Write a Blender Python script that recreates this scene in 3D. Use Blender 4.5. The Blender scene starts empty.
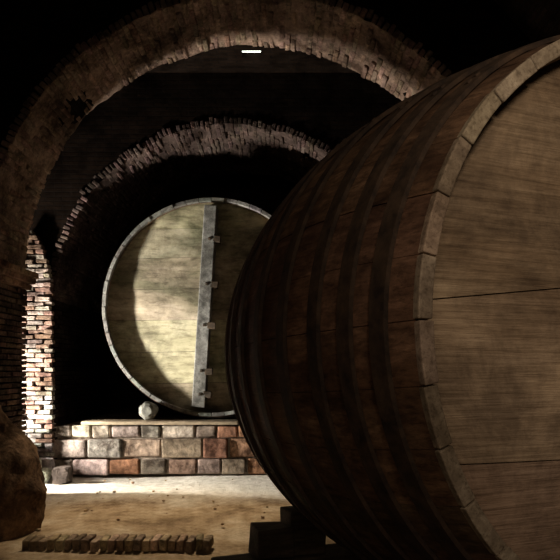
import bpy, bmesh, math, random
from mathutils import Matrix, Vector, noise
random.seed(7)
R=random.random
def U(a,b): return a+(b-a)*R()
scn=bpy.context.scene
scn.view_settings.view_transform='Standard'

# ---------------------------------------------------------------- materials
def base_mat(name, rough=0.9, spec=.25):
    m=bpy.data.materials.new(name); m.use_nodes=True
    nt=m.node_tree; b=nt.nodes['Principled BSDF']
    b.inputs['Roughness'].default_value=rough
    b.inputs['Specular IOR Level'].default_value=spec
    return m,nt,b
def N(nt,t,**k):
    n=nt.nodes.new(t)
    for a,v in k.items(): setattr(n,a,v)
    return n
def noise_node(nt,scale_vec,scale,detail=6,rough=.6,dist=0,coord='Object'):
    tc=N(nt,'ShaderNodeTexCoord'); mp=N(nt,'ShaderNodeMapping')
    mp.inputs['Scale'].default_value=scale_vec
    nt.links.new(tc.outputs[coord],mp.inputs[0])
    n=N(nt,'ShaderNodeTexNoise'); n.inputs['Scale'].default_value=scale
    n.inputs['Detail'].default_value=detail; n.inputs['Roughness'].default_value=rough
    n.inputs['Distortion'].default_value=dist
    nt.links.new(mp.outputs[0],n.inputs['Vector'])
    return n
def ramp(nt,src,stops):
    r=N(nt,'ShaderNodeValToRGB'); e=r.color_ramp.elements
    e[0].position=stops[0][0]; e[0].color=(*stops[0][1],1)
    e[1].position=stops[-1][0]; e[1].color=(*stops[-1][1],1)
    for p,c in stops[1:-1]:
        x=e.new(p); x.color=(*c,1)
    nt.links.new(src,r.inputs[0]); return r
def mixc(nt,a,b,fac,mode='MULTIPLY'):
    m=N(nt,'ShaderNodeMix',data_type='RGBA',blend_type=mode)
    if isinstance(fac,(int,float)): m.inputs[0].default_value=fac
    else: nt.links.new(fac,m.inputs[0])
    for s,i in ((a,6),(b,7)):
        if isinstance(s,tuple): m.inputs[i].default_value=(*s,1)
        else: nt.links.new(s,m.inputs[i])
    return m.outputs[2]
def bump(nt,b,h,strength,dist=.02):
    bp=N(nt,'ShaderNodeBump'); bp.inputs['Strength'].default_value=strength; bp.inputs['Distance'].default_value=dist
    nt.links.new(h,bp.inputs['Height']); nt.links.new(bp.outputs[0],b.inputs['Normal'])

def wood(name, stops, grain=(1,1,1), gscale=6, stain=(.45,.45,.42), stscale=1.6, attr=True, rough=.7, bs=.4, fine=3, finec=(.5,.48,.45), blot=None):
    m,nt,b=base_mat(name,rough)
    g=noise_node(nt,grain,gscale,8,.65,.4)
    c=ramp(nt,g.outputs[0],stops).outputs[0]
    s=noise_node(nt,tuple(.35+.65*x/max(grain) for x in grain),stscale,5,.6,.6)
    sr=ramp(nt,s.outputs[0],[(.4,stain),(.58,(1,1,1))]).outputs[0]
    c=mixc(nt,c,sr,.95)
    f=noise_node(nt,tuple(x*fine for x in grain),gscale,6,.7,.2)
    fr=ramp(nt,f.outputs[0],[(.36,finec),(.5,(1,1,1))]).outputs[0]
    c=mixc(nt,c,fr,.8)
    if blot:
        q=noise_node(nt,(1,1,1),blot,9,.75,.3)
        qr=ramp(nt,q.outputs[0],[(.4,(.55,.52,.5)),(.6,(1.2,1.17,1.12))]).outputs[0]
        c=mixc(nt,c,qr,1.0)
    if attr:
        a=N(nt,'ShaderNodeAttribute',attribute_name='Col'); c=mixc(nt,c,a.outputs[0],1.0)
    nt.links.new(c,b.inputs['Base Color'])
    bump(nt,b,f.outputs[0],bs,.012)
    return m
def stone(name, rough=.95, mott=.45, scale=9, bs=.8, bd=.03, grime=None):
    m,nt,b=base_mat(name,rough,.05)
    g=noise_node(nt,(1,1,1),scale,9,.7)
    r=ramp(nt,g.outputs[0],[(.3,(mott,mott,mott)),(.7,(1.25,1.2,1.15))]).outputs[0]
    a=N(nt,'ShaderNodeAttribute',attribute_name='Col')
    c=mixc(nt,a.outputs[0],r,1.0)
    if grime:
        s=noise_node(nt,(1,1,1),grime,7,.7,.3)
        sr=ramp(nt,s.outputs[0],[(.38,(.22,.2,.19)),(.52,(.75,.75,.75)),(.66,(1.35,1.35,1.35))])
        c=mixc(nt,c,sr.outputs[0],1.0)
    nt.links.new(c,b.inputs['Base Color']); bump(nt,b,g.outputs[0],bs,bd)
    return m
def brickwall(name,c1,c2,mortar):
    m,nt,b=base_mat(name,1,0)
    tc=N(nt,'ShaderNodeTexCoord'); br=N(nt,'ShaderNodeTexBrick')
    br.inputs['Scale'].default_value=1; br.inputs['Brick Width'].default_value=.28
    br.inputs['Row Height'].default_value=.075; br.inputs['Mortar Size'].default_value=.012
    br.inputs['Color1'].default_value=(*c1,1); br.inputs['Color2'].default_value=(*c2,1); br.inputs['Mortar'].default_value=(*mortar,1)
    nt.links.new(tc.outputs['UV'],br.inputs[0])
    g=noise_node(nt,(1,1,1),2.0,9,.7)
    r=ramp(nt,g.outputs[0],[(.35,(.3,.3,.3)),(.68,(1.4,1.3,1.2))]).outputs[0]
    c=mixc(nt,br.outputs[0],r,1.0)
    nt.links.new(c,b.inputs['Base Color'])
    inv=N(nt,'ShaderNodeMath',operation='MULTIPLY'); inv.inputs[1].default_value=-1
    nt.links.new(br.outputs['Fac'],inv.inputs[0])
    ad=N(nt,'ShaderNodeMath',operation='ADD'); nt.links.new(inv.outputs[0],ad.inputs[0]); nt.links.new(g.outputs[0],ad.inputs[1])
    bump(nt,b,ad.outputs[0],.7,.03)
    return m

M_stave=wood('stave_oak_dark',[(.3,(.075,.040,.023)),(.55,(.185,.103,.058)),(.75,(.33,.19,.11))],(7,.7,7),3,(.42,.36,.32),blot=2.5)
M_chime=wood('chime_wood_pale',[(.3,(.21,.15,.10)),(.6,(.46,.35,.24)),(.8,(.65,.52,.37))],(3,3,3),6,(.45,.42,.38))
M_head=wood('head_oak',[(.3,(.24,.165,.10)),(.5,(.37,.262,.165)),(.72,(.50,.365,.24))],(.5,1,14),3.0,(.5,.45,.41),1.1,fine=4,finec=(.6,.57,.54),blot=1.9,bs=.6)
M_bhead=wood('head_ochre_limewashed',[(.3,(.24,.22,.14)),(.5,(.42,.39,.26)),(.75,(.60,.56,.41))],(.8,1,3.5),1.4,(.42,.46,.40),1.3,blot=1.4)
M_grey=wood('weathered_grey_wood',[(.3,(.15,.15,.14)),(.6,(.28,.28,.265)),(.8,(.42,.42,.39))],(3,3,3),3,(.45,.44,.42),blot=5)
M_beam=wood('beam_dark_wood',[(.3,(.03,.02,.013)),(.7,(.11,.075,.045))],(1,6,6),4)
M_plank=wood('plank_wood',[(.3,(.2,.15,.1)),(.7,(.48,.38,.26))],(1,6,6),4)
M_iron,nt,b=base_mat('rusty_iron',.75)
g=noise_node(nt,(1,1,1),9,8,.7)
nt.links.new(ramp(nt,g.outputs[0],[(.35,(.022,.014,.010)),(.7,(.09,.052,.03))]).outputs[0],b.inputs['Base Color'])
b.inputs['Metallic'].default_value=.15; bump(nt,b,g.outputs[0],.3,.01)
M_brick=stone('brick_old',mott=.35,scale=16,bs=1.0,bd=.04,grime=1.4)
M_pier=stone('brick_limewashed',mott=.45,scale=16,bs=1.0,bd=.03,grime=2.5)
M_ashlar=stone('ashlar_blocks',mott=.42,scale=11,bs=1.0,bd=.05,grime=3.2)
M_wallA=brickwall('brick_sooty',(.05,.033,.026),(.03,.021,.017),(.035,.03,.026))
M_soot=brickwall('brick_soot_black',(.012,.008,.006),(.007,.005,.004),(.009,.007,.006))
M_mortar=stone('mortar',mott=.5,scale=20,grime=1.4)
M_lime=stone('limewash_rubble',mott=.5,scale=8,bs=1.0,bd=.05)
M_earth=stone('earthy_plaster',mott=.3,scale=7,bs=1.0,bd=.07,grime=3)
M_dirt,nt,b=base_mat('dirt_floor',1,.05)
g=noise_node(nt,(1,1,1),1.1,10,.72); g2=noise_node(nt,(1,1,1),9,10,.78)
c=ramp(nt,g.outputs[0],[(.36,(.22,.15,.09)),(.5,(.47,.345,.215)),(.64,(.66,.54,.39))]).outputs[0]
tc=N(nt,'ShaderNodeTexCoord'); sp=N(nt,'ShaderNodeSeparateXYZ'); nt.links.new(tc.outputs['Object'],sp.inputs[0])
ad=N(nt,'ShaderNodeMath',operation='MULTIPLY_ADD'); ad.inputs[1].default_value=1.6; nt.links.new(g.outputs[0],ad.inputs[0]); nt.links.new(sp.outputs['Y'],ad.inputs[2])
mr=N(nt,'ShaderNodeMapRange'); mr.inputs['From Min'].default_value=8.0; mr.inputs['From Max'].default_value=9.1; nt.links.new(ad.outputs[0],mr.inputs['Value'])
c=mixc(nt,c,(.66,.62,.54),mr.outputs[0],'MIX')  # paler towards the plinth: door light painted into the floor colour
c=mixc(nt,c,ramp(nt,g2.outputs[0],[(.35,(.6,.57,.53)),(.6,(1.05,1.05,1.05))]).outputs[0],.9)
nt.links.new(c,b.inputs['Base Color']); bump(nt,b,g2.outputs[0],.8,.04)
M_sky=bpy.data.materials.new('skylight_glass'); M_sky.use_nodes=True
b=M_sky.node_tree.nodes['Principled BSDF']; b.inputs['Emission Color'].default_value=(.95,1,.9,1); b.inputs['Emission Strength'].default_value=3

# ---------------------------------------------------------------- mesh builder
class MB:
    def __init__(s): s.v=[];s.f=[];s.c=[]
    def box(s,M,size,col,j=0):
        i=len(s.v); hx,hy,hz=[k/2 for k in size]
        for z in(-hz,hz):
            for y in(-hy,hy):
                for x in(-hx,hx):
                    s.v.append(M@Vector((x+U(-j,j),y+U(-j,j),z+U(-j,j))))
        for f in((0,2,3,1),(4,5,7,6),(0,1,5,4),(2,6,7,3),(0,4,6,2),(1,3,7,5)):
            s.f.append([i+k for k in f]); s.c.append(col)
    def poly(s,verts,faces,col):
        i=len(s.v); s.v+= [Vector(v) for v in verts]
        for f in faces: s.f.append([i+k for k in f]); s.c.append(col)
    def build(s,name,mat,parent=None,smooth=False,bevel=0,recalc=True,M=None,uv=False):
        me=bpy.data.meshes.new(name); me.from_pydata([tuple(v) for v in s.v],[],s.f)
        if recalc:
            bm=bmesh.new(); bm.from_mesh(me); bmesh.ops.recalc_face_normals(bm,faces=bm.faces); bm.to_mesh(me); bm.free()
        a=me.attributes.new('Col','FLOAT_COLOR','FACE')
        for k,c in enumerate(s.c): a.data[k].color=(*c,1)
        if uv: box_uv(me)
        if smooth:
            for p in me.polygons: p.use_smooth=True
        me.materials.append(mat)
        o=bpy.data.objects.new(name,me); scn.collection.objects.link(o)
        if M is not None: o.matrix_world=M
        if parent: o.parent=parent
        if bevel:
            bv=o.modifiers.new('bevel','BEVEL'); bv.width=bevel; bv.segments=2; bv.limit_method='ANGLE'
        return o
def box_uv(me):
    uv=me.uv_layers.new(name='UVMap')
    for p in me.polygons:
        n=p.normal
        for li in p.loop_indices:
            c=me.vertices[me.loops[li].vertex_index].co
            if abs(n.z)>.8: uv.data[li].uv=(c.x,c.y)
            elif abs(n.y)>abs(n.x): uv.data[li].uv=(c.x,c.z)
            else: uv.data[li].uv=(c.y,c.z)
def T(x,y,z): return Matrix.Translation((x,y,z))
def shade(c,a=.75,b=1.25):
    k=U(a,b); return tuple(min(1,x*k*U(.93,1.07)) for x in c)
def simple_box(name,x0,x1,y0,y1,z0,z1,mat,col=(.1,.08,.07)):
    m=MB(); m.box(T((x0+x1)/2,(y0+y1)/2,(z0+z1)/2),(x1-x0,y1-y0,z1-z0),col)
    return m.build(name,mat,uv=True)
def empty(name,M=Matrix()):
    e=bpy.data.objects.new(name,None); scn.collection.objects.link(e); e.matrix_world=M; return e

# ---------------------------------------------------------------- arches
def arch_wall(name,cx,cz,r,y0,y1,xl,xr,H,brickcol,depth=.27,panel_left=None):
    root=empty(name)
    m=MB(); seg=64; ro=r+.05
    pts=[(cx-ro,0.0)]
    for k in range(seg+1):
        a=math.pi-math.pi*k/seg; pts.append((cx+ro*math.cos(a),cz+ro*math.sin(a)))
    pts.append((cx+ro,0.0))
    out=[(xl,0.0)]
    for k in range(seg+1):
        t=k/seg
        if t<.25: out.append((xl,cz+(H-cz)*(t/.25)))
        elif t<=.75: out.append((xl+(xr-xl)*((t-.25)/.5),H))
        else: out.append((xr,H-(H-cz)*((t-.75)/.25)))
    out.append((xr,0.0))
    n=len(pts); V=[];F=[]
    for y in(y0+.03,y1-.03):
        V+=[(p[0],y,p[1]) for p in pts]; V+=[(p[0],y,p[1]) for p in out]
    for k in range(n-1):
        F.append((k,k+1,n+k+1,n+k)); F.append((2*n+k,3*n+k,3*n+k+1,2*n+k+1))
        F.append((k,2*n+k,2*n+k+1,k+1)); F.append((n+k,n+k+1,3*n+k+1,3*n+k))
    F.append((0,n,3*n,2*n)); F.append((n-1,3*n-1,4*n-1,2*n-1))
    m.poly(V,F,(.08,.06,.05)); m.build('masonry',M_soot,root,uv=True)
    m=MB(); V=[];F=[]; na,nd=220,16
    for i in range(na+1):
        a=math.pi*i/na
        for j in range(nd+1):
            y=y0+.01+(y1-y0-.02)*j/nd
            dep=.06*noise.noise((a*4,y*1.5,r))
            rr=r+.014+dep+.025*noise.noise((a*30,y*8,r))
            V.append((cx+rr*math.cos(a),y,cz+rr*math.sin(a)))
    for i in range(na):
        for j in range(nd):
            p=i*(nd+1)+j; F.append((p,p+1,p+nd+2,p+nd+1))
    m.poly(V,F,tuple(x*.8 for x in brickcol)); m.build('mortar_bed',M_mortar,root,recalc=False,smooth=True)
    b=MB(); D=y1-y0; rows=int(math.pi*r/.078); nb=max(1,round(D/.29)); L=D/nb
    for i in range(rows):
        a=math.pi*(i+.5)/rows
        off=(i%2)*.5
        edges=sorted(set([0.0]+[min(nb,max(0,j+off)) for j in range(nb+1)]+[float(nb)]))
        for e0,e1 in zip(edges,edges[1:]):
            if e1-e0<.05: continue
            yc=y0+(e0+e1)/2*L+U(-.01,.01); ln=(e1-e0)*L-.012
            dep=.06*noise.noise((a*4,yc*1.5,r))
            rr=r+depth/2+U(-.018,.028)+dep
            if R()<.04: rr+=.05
            Mx=T(cx+rr*math.cos(a),yc,cz+rr*math.sin(a))@Matrix.Rotation(-a,4,'Y')@Matrix.Rotation(U(-.07,.07),4,'X')
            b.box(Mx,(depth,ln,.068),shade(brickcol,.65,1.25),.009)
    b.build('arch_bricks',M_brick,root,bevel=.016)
    b=MB(); rows=int(cz/.078)
    for side,sx in((-1,cx-r),(1,cx+r)):
        for i in range(rows):
            z=(i+.5)*cz/rows; off=(i%2)*.5
            edges=sorted(set([0.0]+[min(nb,max(0,j+off)) for j in range(nb+1)]+[float(nb)]))
            for e0,e1 in zip(edges,edges[1:]):
                if e1-e0<.05: continue
                Mx=T(sx+side*(.06+U(-.015,.012)),y0+(e0+e1)/2*L,z)
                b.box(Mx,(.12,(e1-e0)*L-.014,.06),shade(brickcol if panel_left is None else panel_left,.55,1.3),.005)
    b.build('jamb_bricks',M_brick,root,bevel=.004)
    return root

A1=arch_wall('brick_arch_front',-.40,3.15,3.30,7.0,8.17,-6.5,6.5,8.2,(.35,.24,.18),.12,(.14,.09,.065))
A2=arch_wall('brick_arch_rear',-.82,2.92,2.92,9.33,11.67,-6.5,6.5,8.2,(.125,.088,.075),.12,(.03,.022,.018))  # last colour darkens the rear jamb bricks to deepen their shade
b=MB(); bh=.078
for i in range(int(4.1/bh)):
    z=(i+.5)*bh; x=-5.3-(i%2)*.14
    top=max(0,z-2.9)
    xr=-3.75-.32*(top/1.2)**2
    xl=-5.3 if z<3.7 else -4.35+.3*((z-3.7)/.45)  # pointed outline builds the edge of the doorway light into the bricks
    while x<xr:
        a=max(x,xl); e=min(x+.28*U(.85,1.1),xr)
        if e-a>.04:
            c=(.31,.205,.155) if R()<.6 else (.36,.30,.25)
            if z<1.5 and R()<1.1-z*.5: c=(.55,.52,.48)
            b.box(T((a+e)/2,9.3+U(-.025,.015),z+U(-.006,.006)),(e-a-.014,.12,bh-.014),shade(c,.7,1.15),.01)
        x+=.28
b.build('pier_face_bricks',M_pier,A2,bevel=.010)
b=MB()
for i,(dz,pr) in enumerate(((0,.04),(.08,.09),(.16,.14))):
    for j in range(4):
        b.box(T(-3.70+pr-.1,7.0+.15+j*.29,2.95+dz),(.3,.275,.07),shade((.3,.18,.12)),.005)
b.build('impost_corbel',M_brick,A1,bevel=.004)
# brick skin on the front face of the left pier
b=MB()
for i in range(40):
    z=(i+.5)*.078; x=-4.8-(i%2)*.14
    while x<-3.72:
        e=min(x+.28,-3.72)
        if e-x>.05: b.box(T((x+e)/2,6.98+U(-.02,.015),z),(e-x-.014,.1,.064),shade((.2,.125,.085),.6,1.3),.006)
        x+=.28
b.build('pier_front_bricks',M_brick,A1,bevel=.008)

# ---------------------------------------------------------------- room shell
m=MB(); nx,ny=110,130; V=[];F=[]
for j in range(ny+1):
    for i in range(nx+1):
        x=-9+15.5*i/nx; y=-3+17*j/ny
        z=.05*noise.noise((x*.8,y*.8,0))+.02*noise.noise((x*4,y*4,3))-.03
        V.append((x,y,z))
for j in range(ny):
    for i in range(nx):
        a=j*(nx+1)+i; F.append((a,a+1,a+nx+2,a+nx+1))
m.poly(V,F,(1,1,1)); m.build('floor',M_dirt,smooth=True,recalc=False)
simple_box('wall_back',-6.5,6.5,13.6,13.9,0,8.2,M_wallA)
simple_box('wall_front',-6.5,6.5,-3.3,-3.0,0,8.2,M_wallA)
simple_box('wall_right',6.5,6.8,-3.3,13.9,0,8.2,M_wallA)
root=empty('wall_left')
for nm,y0,y1,z0,z1 in(('masonry_near',-3.3,8.17,0,8.2),('masonry_far',9.2,13.9,0,8.2),('masonry_lintel',8.17,9.2,3.0,8.2)):
    simple_box(nm,-5.9,-5.6,y0,y1,z0,z1,M_wallA).parent=root
root=empty('ceiling')
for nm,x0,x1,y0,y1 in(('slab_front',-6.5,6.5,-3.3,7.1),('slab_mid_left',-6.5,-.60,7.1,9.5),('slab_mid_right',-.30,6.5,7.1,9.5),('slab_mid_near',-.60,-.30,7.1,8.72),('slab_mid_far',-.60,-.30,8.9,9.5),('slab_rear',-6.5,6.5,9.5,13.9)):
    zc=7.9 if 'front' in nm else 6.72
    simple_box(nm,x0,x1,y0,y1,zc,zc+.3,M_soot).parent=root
simple_box('window_skylight',-.62,-.28,8.7,8.92,6.8,6.82,M_sky)
m=MB(); V=[];F=[]; seg=48; cx,cz,r=-.6,2.9,4.75
for k in range(seg+1):
    a=math.pi*k/seg
    for y in(-3.0,6.98): V.append((cx+r*math.cos(a),y,cz+r*math.sin(a)))
for k in range(seg): F.append((2*k,2*k+1,2*k+3,2*k+2))
m.poly(V,F,(.1,.08,.06))
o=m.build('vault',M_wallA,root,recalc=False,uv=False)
uvl=o.data.uv_layers.new(name='UVMap')
for p in o.data.polygons:
    for li in p.loop_indices:
        vi=o.data.loops[li].vertex_index; uvl.data[li].uv=(o.data.vertices[vi].co.y,math.pi*r*(vi//2)/seg)

# ---------------------------------------------------------------- plinth
root=empty('stone_plinth')
simple_box('core',-3.74,4.0,9.40,12.6,0,.80,M_mortar,(.40,.33,.27)).parent=root
b=MB(); hs=[.27,.34,.22]; z=0
for ri,h in enumerate(hs):
    x=-3.86
    while x<3.6:
        w=U(.34,.74) if ri<2 else U(.3,.62)
        t=(x+3.8)/3.8; q=R()
        if q<.2+.5*max(0,min(1,t)): c=(.42,.225,.14)
        elif q<.8: c=(.42,.305,.22)
        else: c=(.34,.27,.22)
        if x<-3.0 or (ri==2 and x<-1.9): c=(.55,.48,.41)
        hh=h-.015-U(0,.025)
        b.box(T(x+w/2,9.46+U(-.025,.015),z+h/2)@Matrix.Rotation(U(-.02,.02),4,'Y'),(w-.022,.26,hh),shade(c,.65,1.15),.016)
        x+=w
    z+=h
o=b.build('ashlar_courses',M_ashlar,root,bevel=.03)

# ---------------------------------------------------------------- barrels
def barrel(name,M,R0,Rb,L,nst,th,hoops,hw,head_rec,mstave,mchime,mhead,seams,headcol=(1,1,1),hp=.016,cv=(.7,1.25)):
    root=empty(name,M)
    rad=lambda s:R0+(Rb-R0)*(1-(2*s/L-1)**2)
    b=MB(); c2=MB(); steps=18
    for k in range(nst):
        w=2*math.pi/nst; a0=k*w+.0012; a1=(k+1)*w-.0012
        dr=U(-.004,.004); e0=U(-.012,.012); col=shade((1,1,1),.78,1.18)
        V=[];F=[]
        for i in range(steps+1):
            s=L*i/steps
            ss=s+(e0 if i in(0,) else 0)
            for rr in(rad(s)+dr,rad(s)+dr-th):
                for a in(a0,(a0*2+a1)/3,(a0+a1*2)/3,a1):
                    V.append((rr*math.cos(a),ss,rr*math.sin(a)))
        for i in range(steps):
            p=i*8;q=p+8
            for t in range(3):
                F.append((p+t,p+t+1,q+t+1,q+t)); F.append((p+4+t,q+4+t,q+5+t,p+5+t))
            F+=[(p,q,q+4,p+4),(p+3,p+7,q+7,q+3)]
        q=steps*8
        for t in range(3): F.append((q+t,q+t+1,q+5+t,q+4+t))
        b.poly(V,F,col)
        V2=[];r1=rad(0)+dr
        a0b,a1b=a0+.0012,a1-.0012
        am=[a0b,(a0b*2+a1b)/3,(a0b+a1b*2)/3,a1b]
        for y in(e0-.03,e0+.06):
            for rr in(r1+.003,r1-th-.004):
                for a in am: V2.append((rr*math.cos(a),y,rr*math.sin(a)))
        F2=[]
        for t in range(3):
            F2+=[(t,t+4,t+5,t+1),(8+t,9+t,13+t,12+t),(t,t+1,9+t,8+t),(4+t,12+t,13+t,5+t)]
        F2+=[(0,8,12,4),(3,7,15,11)]
        c2.poly(V2,F2,shade((1,1,1),*cv))
    b.build('staves',mstave,root,smooth=False)
    c2.build('chime_stave_ends',mchime,root,bevel=.006)
    h=MB(); sg=120
    for s in hoops:
        V=[];F=[]
        for k in range(sg):
            a=2*math.pi*k/sg
            for ds,dr in((-hw/2,.004),(-hw/2,hp),(hw/2,hp),(hw/2,.004)):
                rr=rad(s+ds)+dr; V.append((rr*math.cos(a),s+ds,rr*math.sin(a)))
        for k in range(sg):
            p=k*4;q=((k+1)%sg)*4
            for i in range(4): F.append((p+i,p+(i+1)%4,q+(i+1)%4,q+i))
        h.poly(V,F,(1,1,1))
        for a in(2.3,):
            for dd in(-.02,.02):
                rr=rad(s)+.02
                h.box(T(rr*math.cos(a+dd),s,rr*math.sin(a+dd))@Matrix.Rotation(-a-dd,4,'Y'),(.02,.03,.03),(1,1,1),0)
    h.build('iron_hoops',M_iron,root)
    for side,yy in((0,head_rec),(1,L-head_rec-.05)):
        hb=MB(); rr=rad(yy)-th+.01; na=60
        ln=[None]+seams+[None]
        for lo,hi in zip(ln,ln[1:]):
            V=[];F=[]
            for i in range(na+1):
                x=-rr*math.cos(math.pi*i/na); zc=math.sqrt(max(0,rr*rr-x*x))
                zl=-zc if lo is None else max(-zc,min(zc,lo[0]*x+lo[1]+.003))
                zh=zc if hi is None else min(zc,max(-zc,hi[0]*x+hi[1]-.003))
                if zh<zl: zh=zl=(zl+zh)/2
                for y in(yy,yy+.05):
                    V+=[(x,y,zl),(x,y,zh)]
            for i in range(na):
                p=i*4;q=p+4
                F+=[(p,p+1,q+1,q),(p+2,q+2,q+3,p+3),(p,q,q+2,p+2),(p+1,p+3,q+3,q+1)]
            hb.poly(V,F,shade(headcol,.85,1.12))
        hb.build('head_planks' if side==0 else 'rear_head_planks',mhead,root,recalc=True)
        bk=MB(); V=[(rr*math.cos(2*math.pi*i/64),yy+.055,rr*math.sin(2*math.pi*i/64)) for i in range(64)]
        bk.poly(V,[list(range(64))],(.3,.3,.3)); bk.build('head_backing_%d'%side,M_beam,root,recalc=False)
    return root
def frame(C,th,ph):
    u=Vector((-math.sin(th)*math.cos(ph),math.cos(th)*math.cos(ph),math.sin(ph)))
    w=Vector((math.cos(th),math.sin(th),0)); v=w.cross(u)
    return Matrix(((w.x,u.x,v.x,C[0]),(w.y,u.y,v.y,C[1]),(w.z,u.z,v.z,C[2]),(0,0,0,1)))
FB=barrel('wine_barrel',frame((1.905,2.73,1.95),.34,-.02),1.45,1.697,3.0,34,.06,[.17,.38,.62,.95,1.3,1.66,2.02,2.38,2.62,2.83],.085,.06,M_stave,M_chime,M_head,
   [(-.03,-1.12),(-.017,-.622),(.116,.251)],hp=.026)
BB=barrel('wine_barrel',frame((-1.17,9.6,2.83),0,0),1.87,1.97,2.8,52,.055,[.06,.3,.75,1.2,1.7,2.1,2.5],.09,.18,M_stave,M_grey,M_bhead,
   [(.02,-1.3),(.02,-.75),(.01,-.2),(.02,.35),(.03,.9),(.02,1.4)],cv=(.85,1.1))
b=MB()
b.box(Matrix.Rotation(math.radians(3.6),4,'Y')@T(-.12,.06,0),(.23,.26,3.45),(1,1,1),.006)
b.build('head_batten',M_grey,BB,bevel=.016)
b=MB()
for z in(1.15,.38,-.32,-1.1,-1.5):
    b.box(Matrix.Rotation(math.radians(3.6),4,'Y')@T(.02,.0,z),(.13,.16,.11),(1,1,1),.012)
    b.box(Matrix.Rotation(math.radians(3.6),4,'Y')@T(-.1,-.075,z),(.05,.03,.05),(1,1,1),.0)
b.build('batten_wedges',M_beam,BB,bevel=.01)

root=empty('barrel_cradle',frame((1.905,2.73,0),.34,0))
b=MB()
for s in(.5,2.3):
    b.box(T(0,s,.14),(3.5,.26,.26),shade((1,1,1)),.01)
    for sg_ in(-1,1):
        for k,(a,hh) in enumerate(((1.0,.36),(1.28,.24))):
            b.box(T(sg_*a,s,.27+hh/2),(.3,.24,hh),shade((1,1,1)),.015)
    b.box(T(0,s,.25),(.5,.2,.1),(1,1,1),.01)
b.build('beams_and_wedges',M_beam,root,bevel=.012)

b=MB(); b.box(T(-2.0,9.45,.868),(2.6,.34,.055),(1.2,1.2,1.2),.006); b.build('rail_plank',M_plank,bevel=.006)
m=MB(); V=[];F=[]; sg=28
prof=[(0,-.15),(.08,-.15),(.13,-.12),(.15,-.05),(.15,.05),(.13,.12),(.08,.15),(0,.15)]
for (r_,y) in prof:
    for k in range(sg):
        a=2*math.pi*k/sg; q=1+.16*noise.noise((math.cos(a)*2,math.sin(a)*2,y*6)); V.append((r_*q*math.cos(a),y,r_*q*math.sin(a)))
for i in range(len(prof)-1):
    for k in range(sg): F.append((i*sg+k,i*sg+(k+1)%sg,(i+1)*sg+(k+1)%sg,(i+1)*sg+k))
m.poly(V,F,(.95,.95,.9)); o=m.build('round_wooden_chock',M_grey)
zmin=min(v.co.z for v in o.data.vertices); o.location=(-2.22,9.46,.904-zmin)

# ---------------------------------------------------------------- rubble & footing
def rock(b,c,s,col,seed):
    bm=bmesh.new(); bmesh.ops.create_icosphere(bm,subdivisions=3,radius=1)
    V=[]
    for v in bm.verts:
        n=v.co.copy(); k=1+.35*noise.noise(n*1.3+Vector((seed,seed*2,0)))+.12*noise.noise(n*4+Vector((seed,0,0)))
        q=Vector([max(-.75,min(.75,t)) for t in n*k])
        V.append((c[0]+q.x*s[0],c[1]+q.y*s[1],c[2]+q.z*s[2]))
    F=[[v.index for v in f.verts] for f in bm.faces]; bm.free()
    b.poly(V,F,col)
b=MB()
for i in range(30):
    x=U(-4.7,-3.8); k=(-3.8-x)/.9
    rock(b,(x,U(8.75,9.12),U(.05,.3+.45*k)),(U(.1,.24),U(.1,.17),U(.08,.18)),shade((.6,.57,.52),.7,1.1),i*3.1)
b.build('limewashed_rubble',M_lime)
b=MB(); rock(b,(-3.42,8.8,.10),(.17,.14,.18),(.1,.08,.07),5.5); b.build('loose_stone',M_lime)
m=MB(); V=[];F=[]; sg=96
prof=[(-.05,.94),(.15,.97),(.35,.97),(.55,.92),(.75,.83),(.95,.70),(1.1,.56),(1.3,.42),(1.5,.3),(1.7,.2)]
fin=[]
for i in range(len(prof)-1):
    for t in(0,.25,.5,.75): fin.append((prof[i][0]+(prof[i+1][0]-prof[i][0])*t,prof[i][1]+(prof[i+1][1]-prof[i][1])*t))
fin.append(prof[-1])
for z,r_ in fin:
    for k in range(sg):
        a=2*math.pi*k/sg; n=noise.noise((math.cos(a)*1.5,math.sin(a)*1.5,z*2))*.1+noise.noise((math.cos(a)*5,math.sin(a)*5,z*6))*.06+noise.noise((math.cos(a)*14,math.sin(a)*14,z*15))*.02
        V.append(((r_+n)*math.cos(a),(r_*.75+n)*math.sin(a),z))
n=len(fin)
for i in range(n-1):
    for k in range(sg): F.append((i*sg+k,i*sg+(k+1)%sg,(i+1)*sg+(k+1)%sg,(i+1)*sg+k))
F.append([(n-1)*sg+k for k in range(sg)])
m.poly(V,F,(.34,.22,.14)); m.build('plastered_pier_footing',M_earth,smooth=True,M=T(-3.6,6.25,0))
b=MB(); x=-2.5
while x<-.7:
    w=.085; b.box(T(x,5.62+.05*math.sin(x),.03+U(-.01,.01))@Matrix.Rotation(U(-.1,.1),4,'Z'),(w-.016,.22,.11),shade((.62,.46,.32)),.006); x+=w
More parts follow.
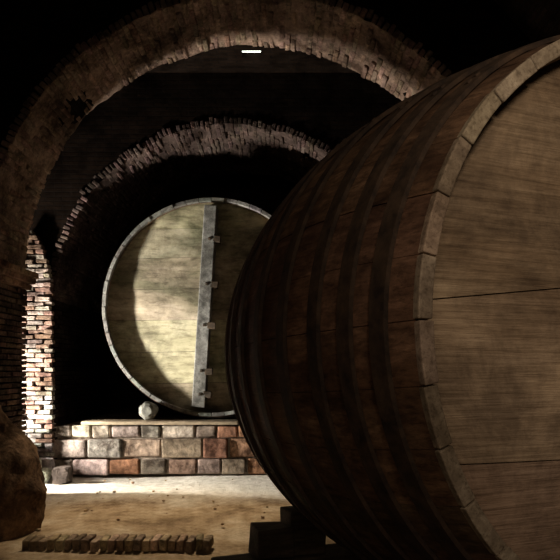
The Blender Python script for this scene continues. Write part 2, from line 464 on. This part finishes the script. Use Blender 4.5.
b.build('brick_floor_edging',M_brick,bevel=.012)
b=MB()
for i in range(36):
    x=U(-3.2,.2);y=U(5.6,9.0); s=U(.012,.03); rock(b,(x,y,s*.2),(s,s,s*.6),shade((.45,.33,.2),.7,1.1),i*1.7)
b.build('floor_pebbles',M_lime)

# ---------------------------------------------------------------- lights
def look(o,t):
    o.rotation_euler=(Vector(t)-o.location).to_track_quat('-Z','Y').to_euler()
def area(name,loc,tgt,sx,sy,e,col):
    l=bpy.data.lights.new(name,'AREA'); l.shape='RECTANGLE'; l.size=sx; l.size_y=sy; l.energy=e; l.color=col
    o=bpy.data.objects.new(name,l); scn.collection.objects.link(o); o.location=loc; look(o,tgt); return o
def spot(name,loc,tgt,ang,e,col,blend=.5,rad=.15):
    l=bpy.data.lights.new(name,'SPOT'); l.spot_size=math.radians(ang); l.spot_blend=blend; l.energy=e; l.color=col; l.shadow_soft_size=rad
    o=bpy.data.objects.new(name,l); scn.collection.objects.link(o); o.location=loc; look(o,tgt); return o
area('doorway_daylight',(-5.62,8.33,1.15),(-1.0,9.0,2.1),.16,1.0,900,(1,.95,.86))
spot('skylight_beam',(-1.7,8.5,6.5),(-1.4,6.8,0),42,1350,(1,.81,.57),.9,.3)
spot('barrel_head_fill',(.6,-1.5,3.8),(2.3,2.6,2.6),62,400,(1,.87,.70),.95,.5)  # added fill spot for the front barrel head, no entrance modelled
area('ambient_fill',(-1.0,-2.6,3.2),(-.2,4,2.0),2.0,2.0,24,(1,.80,.60))  # added weak fill from behind the camera, no real source there
w=bpy.data.worlds.new('World'); scn.world=w; w.use_nodes=True
w.node_tree.nodes['Background'].inputs[0].default_value=(.02,.02,.025,1); w.node_tree.nodes['Background'].inputs[1].default_value=.2

# ---------------------------------------------------------------- camera
c=bpy.data.cameras.new('camera'); c.sensor_width=36; c.lens=36; c.shift_y=90/560
o=bpy.data.objects.new('camera',c); scn.collection.objects.link(o); o.location=(0,0,1.75); o.rotation_euler=(math.pi/2,0,0)
scn.camera=o
